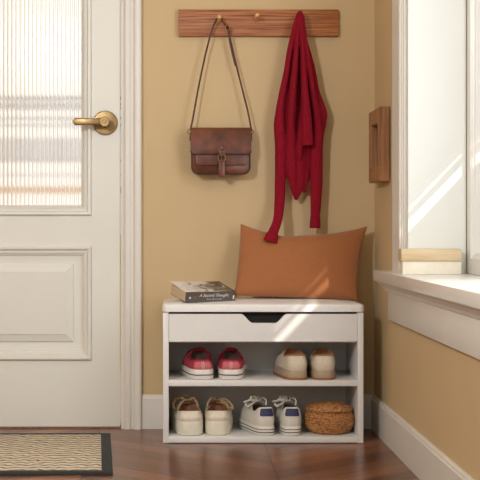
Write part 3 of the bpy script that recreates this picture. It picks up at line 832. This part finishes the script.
        for j in range(nv):
            for i in (0, nk): bm.faces.new((G[i,j], G[i,j+1], G[i,j+1,1], G[i,j,1]))
        return build(nm, bm, mat, um, angle=60)
    ty = throat_t*L
    if style in ('lace', 'sneaker', 'red'):
        # tongue standing in the throat
        bm = bmesh.new(); fr_, ba = [], []
        up_h = {'red': .006, 'lace': .010, 'sneaker': .010}[style]; tw = open_w*.36
        G = []
        for j in range(7):
            q = j/6; y = ty+.022-.060*q; zc = z0+throat_z-.010+(up_h+.012)*q-.004*math.sin(q*PI)
            row = []
            for i in range(9):
                s_ = i/8*2-1; row.append(Vector((s_*tw*(1-.15*q**3), y+.003*s_*s_, zc-.007*s_*s_-(.004*s_**4 if j == 6 else 0))))
            G.append(row)
        R1 = loft(bm, G, False); R2 = loft(bm, [[p+Vector((0,.003,-.0035)) for p in r] for r in G], False)
        for i in range(8): bm.faces.new((R1[6][i], R1[6][i+1], R2[6][i+1], R2[6][i]))
        for j in range(6):
            for i in (0, 8): bm.faces.new((R1[j][i], R1[j+1][i], R2[j+1][i], R2[j][i]))
        build('tongue', bm, {'red': 'redcanvas', 'lace': 'brownline', 'sneaker': 'whiteupper'}[style], root, angle=60)
    if style == 'red':
        patch('heel_patch', -3, 3, .08, .80, 'pinkcanvas', .0016)
        for s_ in (-1, 1):
            bm = bmesh.new(); tube(bm, [up(0,v)+Vector((s_*.0028,-.003,0)) for v in (.05,.3,.6,.85)], .0006, 5, smooth=2); build('stitching', bm, 'ink', um)
        # hook-and-loop strap over the instep
        bm = bmesh.new(); rr_ = []
        for i in range(13):
            a = -PI/2+PI*i/12; x = math.sin(a)*(open_w/2+.004)*1.0; z = z0+throat_z-.006-.028*(1-math.cos(a))
            rr_.append([Vector((x, ty-.030, z+.003)), Vector((x, ty-.002, z)), Vector((x, ty-.002, z+.004)), Vector((x, ty-.030, z+.007))])
        loft(bm, rr_, True, True, True); build('instep_strap', bm, 'redcanvas', root, angle=60)
    if style == 'sneaker':
        patch('heel_tab', -2.9, 2.9, .58, .95, 'navy', .0022, rnd=1)
    if style == 'slip':
        patch('heel_patch', -5, 5, .04, .86, 'beigeupper', .0018)
    if style == 'lace':
        patch('heel_patch', -5.5, 5.5, .40, .97, 'creamupper', .0016)
        for vv in (.40,):
            bm = bmesh.new(); tube(bm, [up(k % NP, vv)+Vector((0,-.0022,0)) for k in range(-5, 6)], .0007, 5, smooth=1); build('stitching', bm, 'creamsole', um)
    if laces:
        lm, bow = laces; bm = bmesh.new()
        for i in range(4):
            y = ty-.010+i*.017; z = z0+throat_z+.002-.004*i; wv = open_w*.30
            tube(bm, [(-wv-.004, y-.004, z-.008), (-wv*.5, y, z), (wv*.5, y+.005, z), (wv+.004, y+.009, z-.008)], .0021, 7, smooth=4)
            tube(bm, [(wv+.004, y-.004, z-.008), (wv*.5, y, z+.002), (-wv*.5, y+.005, z+.002), (-wv-.004, y+.009, z-.008)], .0021, 7, smooth=4)
        kn = Vector((0, ty-.020, z0+throat_z+(.004 if style == 'lace' else .006)))
        for pts in bow: tube(bm, [kn+Vector(p) for p in pts], .0042 if style == 'lace' else .0027, 8, smooth=6)
        lathe(bm, [(.001,-.006), (.0055,-.003), (.006,.002), (.001,.006)], 10, 'x', kn)
        build('laces', bm, lm, root)
    return root
def at(px, Y, z): D = Y-CAMY; return ((px-176)*D/F, Y, z)
S1 = SH+.0006; S0 = .0211
R = math.radians
# red pair
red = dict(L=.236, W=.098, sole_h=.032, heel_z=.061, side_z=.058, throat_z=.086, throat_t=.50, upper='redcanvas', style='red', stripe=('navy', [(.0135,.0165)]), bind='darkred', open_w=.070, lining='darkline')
G1 = 'pair of red canvas shoes on the upper shelf'
shoe('canvas_shoe', at(203,-.297,S1), R(6), 'red canvas shoe at the far left of the upper shelf', 'shoe', G1, mir=-1, **red)
shoe('canvas_shoe', at(231,-.297,S1), R(-1), 'red canvas shoe on the upper shelf, the one nearer the beige slip-ons', 'shoe', G1, mir=1, **red)
# beige slip-ons
slip = dict(L=.245, W=.092, sole_h=.030, heel_z=.074, side_z=.070, throat_z=.086, throat_t=.42, upper='beigeupper', solem='rubbertaupe', style='slip', outsole='rubberbrown', bind='beigeline', lining='beigeline', open_w=.074)
G2 = 'pair of beige slip-on shoes on the upper shelf'
shoe('slip_on_shoe', at(298,-.297,S1), R(5), 'beige slip-on shoe on the upper shelf, nearer the red pair', 'shoe', G2, mir=-1, **slip)
shoe('slip_on_shoe', at(324.5,-.297,S1), R(-1), 'beige slip-on shoe at the far right of the upper shelf', 'shoe', G2, mir=1, **slip)
# cream lace-ups
lace = dict(L=.252, W=.106, sole_h=.043, heel_z=.074, side_z=.070, throat_z=.088, throat_t=.46, upper='creamupper', solem='creamsole', style='lace', lining='brownline', open_w=.080)
G3 = 'pair of cream lace-up shoes on the lower shelf'
bowL = [[(0,0,0), (-.022,-.004,.013), (-.040,-.008,.012), (-.049,-.010,-.006), (-.043,-.010,-.020), (-.026,-.006,-.006), (-.004,-.002,.002)],
        [(0,0,0), (.012,-.008,.014), (.022,-.012,.004), (.028,-.014,-.014)],
        [(0,0,0), (-.016,-.010,.004), (-.030,-.02,-.006), (-.036,-.028,-.018)],
        [(0,0,0), (.004,.004,.014), (-.012,.010,.018), (-.018,.012,.004), (0,.002,0)]]
bowR = [[(0,0,0), (-.014,-.004,.013), (-.026,-.006,.004), (-.032,-.008,-.012)],
        [(0,0,0), (.016,-.004,.010), (.036,-.006,.002), (.048,-.010,-.016), (.040,-.012,-.018), (.020,-.008,-.004), (0,0,0)],
        [(0,0,0), (.010,-.012,.006), (.028,-.016,-.004), (.034,-.020,-.018)]]
shoe('lace_up_shoe', at(191.0,-.291,S0), R(3.5), 'chunky cream lace-up shoe with a tan bow at the far left of the lower shelf', 'shoe', G3, mir=-1, laces=('lacetan', bowL), **lace)
shoe('lace_up_shoe', at(217.5,-.286,S0), R(-1.5), 'chunky cream lace-up shoe beside the white sneakers on the lower shelf', 'shoe', G3, mir=1, laces=('lacetan', bowR), **{**lace, 'W': .099})
# white sneakers
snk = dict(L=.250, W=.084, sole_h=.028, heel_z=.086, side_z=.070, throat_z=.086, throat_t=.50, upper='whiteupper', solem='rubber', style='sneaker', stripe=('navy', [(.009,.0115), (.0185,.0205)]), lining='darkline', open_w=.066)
G4 = 'pair of white sneakers on the lower shelf'
bw = [[(0,0,0), (-.016,-.004,.012), (-.034,-.006,.006), (-.044,-.006,-.008), (-.030,-.005,-.010), (0,0,0)],
      [(0,0,0), (.010,-.006,.014), (.022,-.012,.006), (.020,-.016,-.010)],
      [(0,0,0), (-.020,-.010,.008), (-.052,-.014,.002)], [(0,0,0), (-.018,-.012,-.002), (-.040,-.018,-.014)], [(0,0,0), (-.010,-.012,.016), (-.028,-.014,.018), (-.022,-.014,.004), (0,0,0)],
      [(0,0,0), (.006,.010,.012), (-.008,.016,.014), (-.020,.012,.008)]]
shoe('sneaker', at(267.5,-.293,S0), R(12), 'white sneaker with navy heel tab next to the cream lace-ups, its long side showing', 'shoe', G4, mir=-1, laces=('lacewhite', bw), **snk)
shoe('sneaker', at(292.5,-.293,S0), R(2), 'white sneaker with navy heel tab standing next to the round basket', 'shoe', G4, mir=1, laces=('lacewhite', bw), **snk)

# ------------------------------------------------------------------ basket
bc = P(329, 0, -.215); bc.z = S0
bas = empty('woven_basket', bc, 0, 'round woven rush basket with a fitted lid at the right of the lower shelf', 'basket')
bas.scale = (1, 1, .94)
def coil(prof, n, name, parent, rad=.0024):
    bm = bmesh.new(); seg = 96; rings = []
    pts = smoothpath([(r, 0, z) for r, z in prof], 40)
    # resample evenly into n coils
    Ls = [0]
    for a, b in zip(pts, pts[1:]): Ls.append(Ls[-1]+(b-a).length)
    tot = Ls[-1]; m = n*6
    for q in range(m+1):
        d = tot*q/m; i = max(0, min(len(pts)-2, next((k for k in range(len(Ls)-1) if Ls[k+1] >= d), len(pts)-2)))
        f_ = (d-Ls[i])/max(1e-9, Ls[i+1]-Ls[i]); p = pts[i].lerp(pts[i+1], f_); t = (pts[i+1]-pts[i]).normalized(); nr = Vector((t.z, 0, -t.x))
        bulge = rad*abs(math.sin(PI*q/6)); row = math.floor(q/6)
        ring = []
        for k in range(seg):
            a = 2*PI*k/seg; w = bulge*(1+.45*math.sin(a*44+row*PI))+.0012*noise.noise(Vector((math.cos(a)*3, math.sin(a)*3, p.z*40)))
            r = p.x+nr.x*w; ring.append(Vector((r*math.cos(a), r*math.sin(a), p.z+nr.z*w)))
        rings.append(ring)
    loft(bm, rings, True, True, True); return build(name, bm, 'rush', parent, angle=180)
coil([(.030,.001), (.050,.002), (.066,.012), (.0755,.030), (.0775,.048), (.0745,.060), (.066,.071), (.056,.072)], 14, 'basket_body', bas)
lid = coil([(.058,.0735), (.070,.0755), (.0715,.080), (.066,.0875), (.054,.093), (.036,.0965), (.016,.098), (.002,.0985)], 9, 'basket_lid', bas)
bm = bmesh.new(); tube(bm, [(.0695*math.cos(a), .0695*math.sin(a), .0755+.0008*math.sin(a*9)) for a in [2*PI*k/60 for k in range(61)]], .0028, 8, smooth=0)
build('lid_rim', bm, 'rush', lid)

# ------------------------------------------------------------------ camera
cam = bpy.data.cameras.new('camera'); co = bpy.data.objects.new('camera', cam); COL.objects.link(co)
co.location = (0, CAMY, EYE); co.rotation_euler = (PI/2, 0, 0)
cam.sensor_width = 36; cam.lens = 36*F/480; cam.shift_x = 64/480; cam.shift_y = -14/480; cam.clip_start = .05
scene.camera = co

# ------------------------------------------------------------------ light
def area(name, loc, target, sx, sy, power, color, spread=180):
    l = bpy.data.lights.new(name, 'AREA'); l.shape = 'RECTANGLE'; l.size = sx; l.size_y = sy; l.energy = power; l.color = color; l.spread = R(spread)
    o = bpy.data.objects.new(name, l); COL.objects.link(o); o.location = loc
    d = Vector(target)-Vector(loc); o.rotation_euler = d.to_track_quat('-Z', 'Y').to_euler(); return o
area('window_daylight', (.90, -1.47, 1.24), (0, -1.47, 1.24), .84, 1.26, 15, (.97, .99, 1))
area('room_daylight', (-1.25, -3.6, 1.75), (.1, 0, .75), .28, .28, 44, (.95, .98, 1))
area('rear_fill', (-.5, -6.1, 1.25), (.1, 0, .5), 1.8, 1.5, 13, (.93, .97, 1))  # added soft fill lamp behind the camera; no window stands there
sun = bpy.data.lights.new('sun', 'SUN'); sun.energy = 2.6; sun.angle = R(.5); sun.color = (1, .95, .86)
so = bpy.data.objects.new('sun', sun); COL.objects.link(so); so.rotation_euler = Vector((-1, 2.9, -1.04)).to_track_quat('-Z', 'Y').to_euler()
w = bpy.data.worlds.new('world'); scene.world = w; w.use_nodes = True
bg = w.node_tree.nodes['Background']; bg.inputs['Color'].default_value = (1, .965, .90, 1); bg.inputs['Strength'].default_value = 1.15

vs = scene.view_settings; vs.view_transform = 'Standard'; vs.look = 'None'; vs.gamma = 1; vs.exposure = .04; vs.use_curve_mapping = False
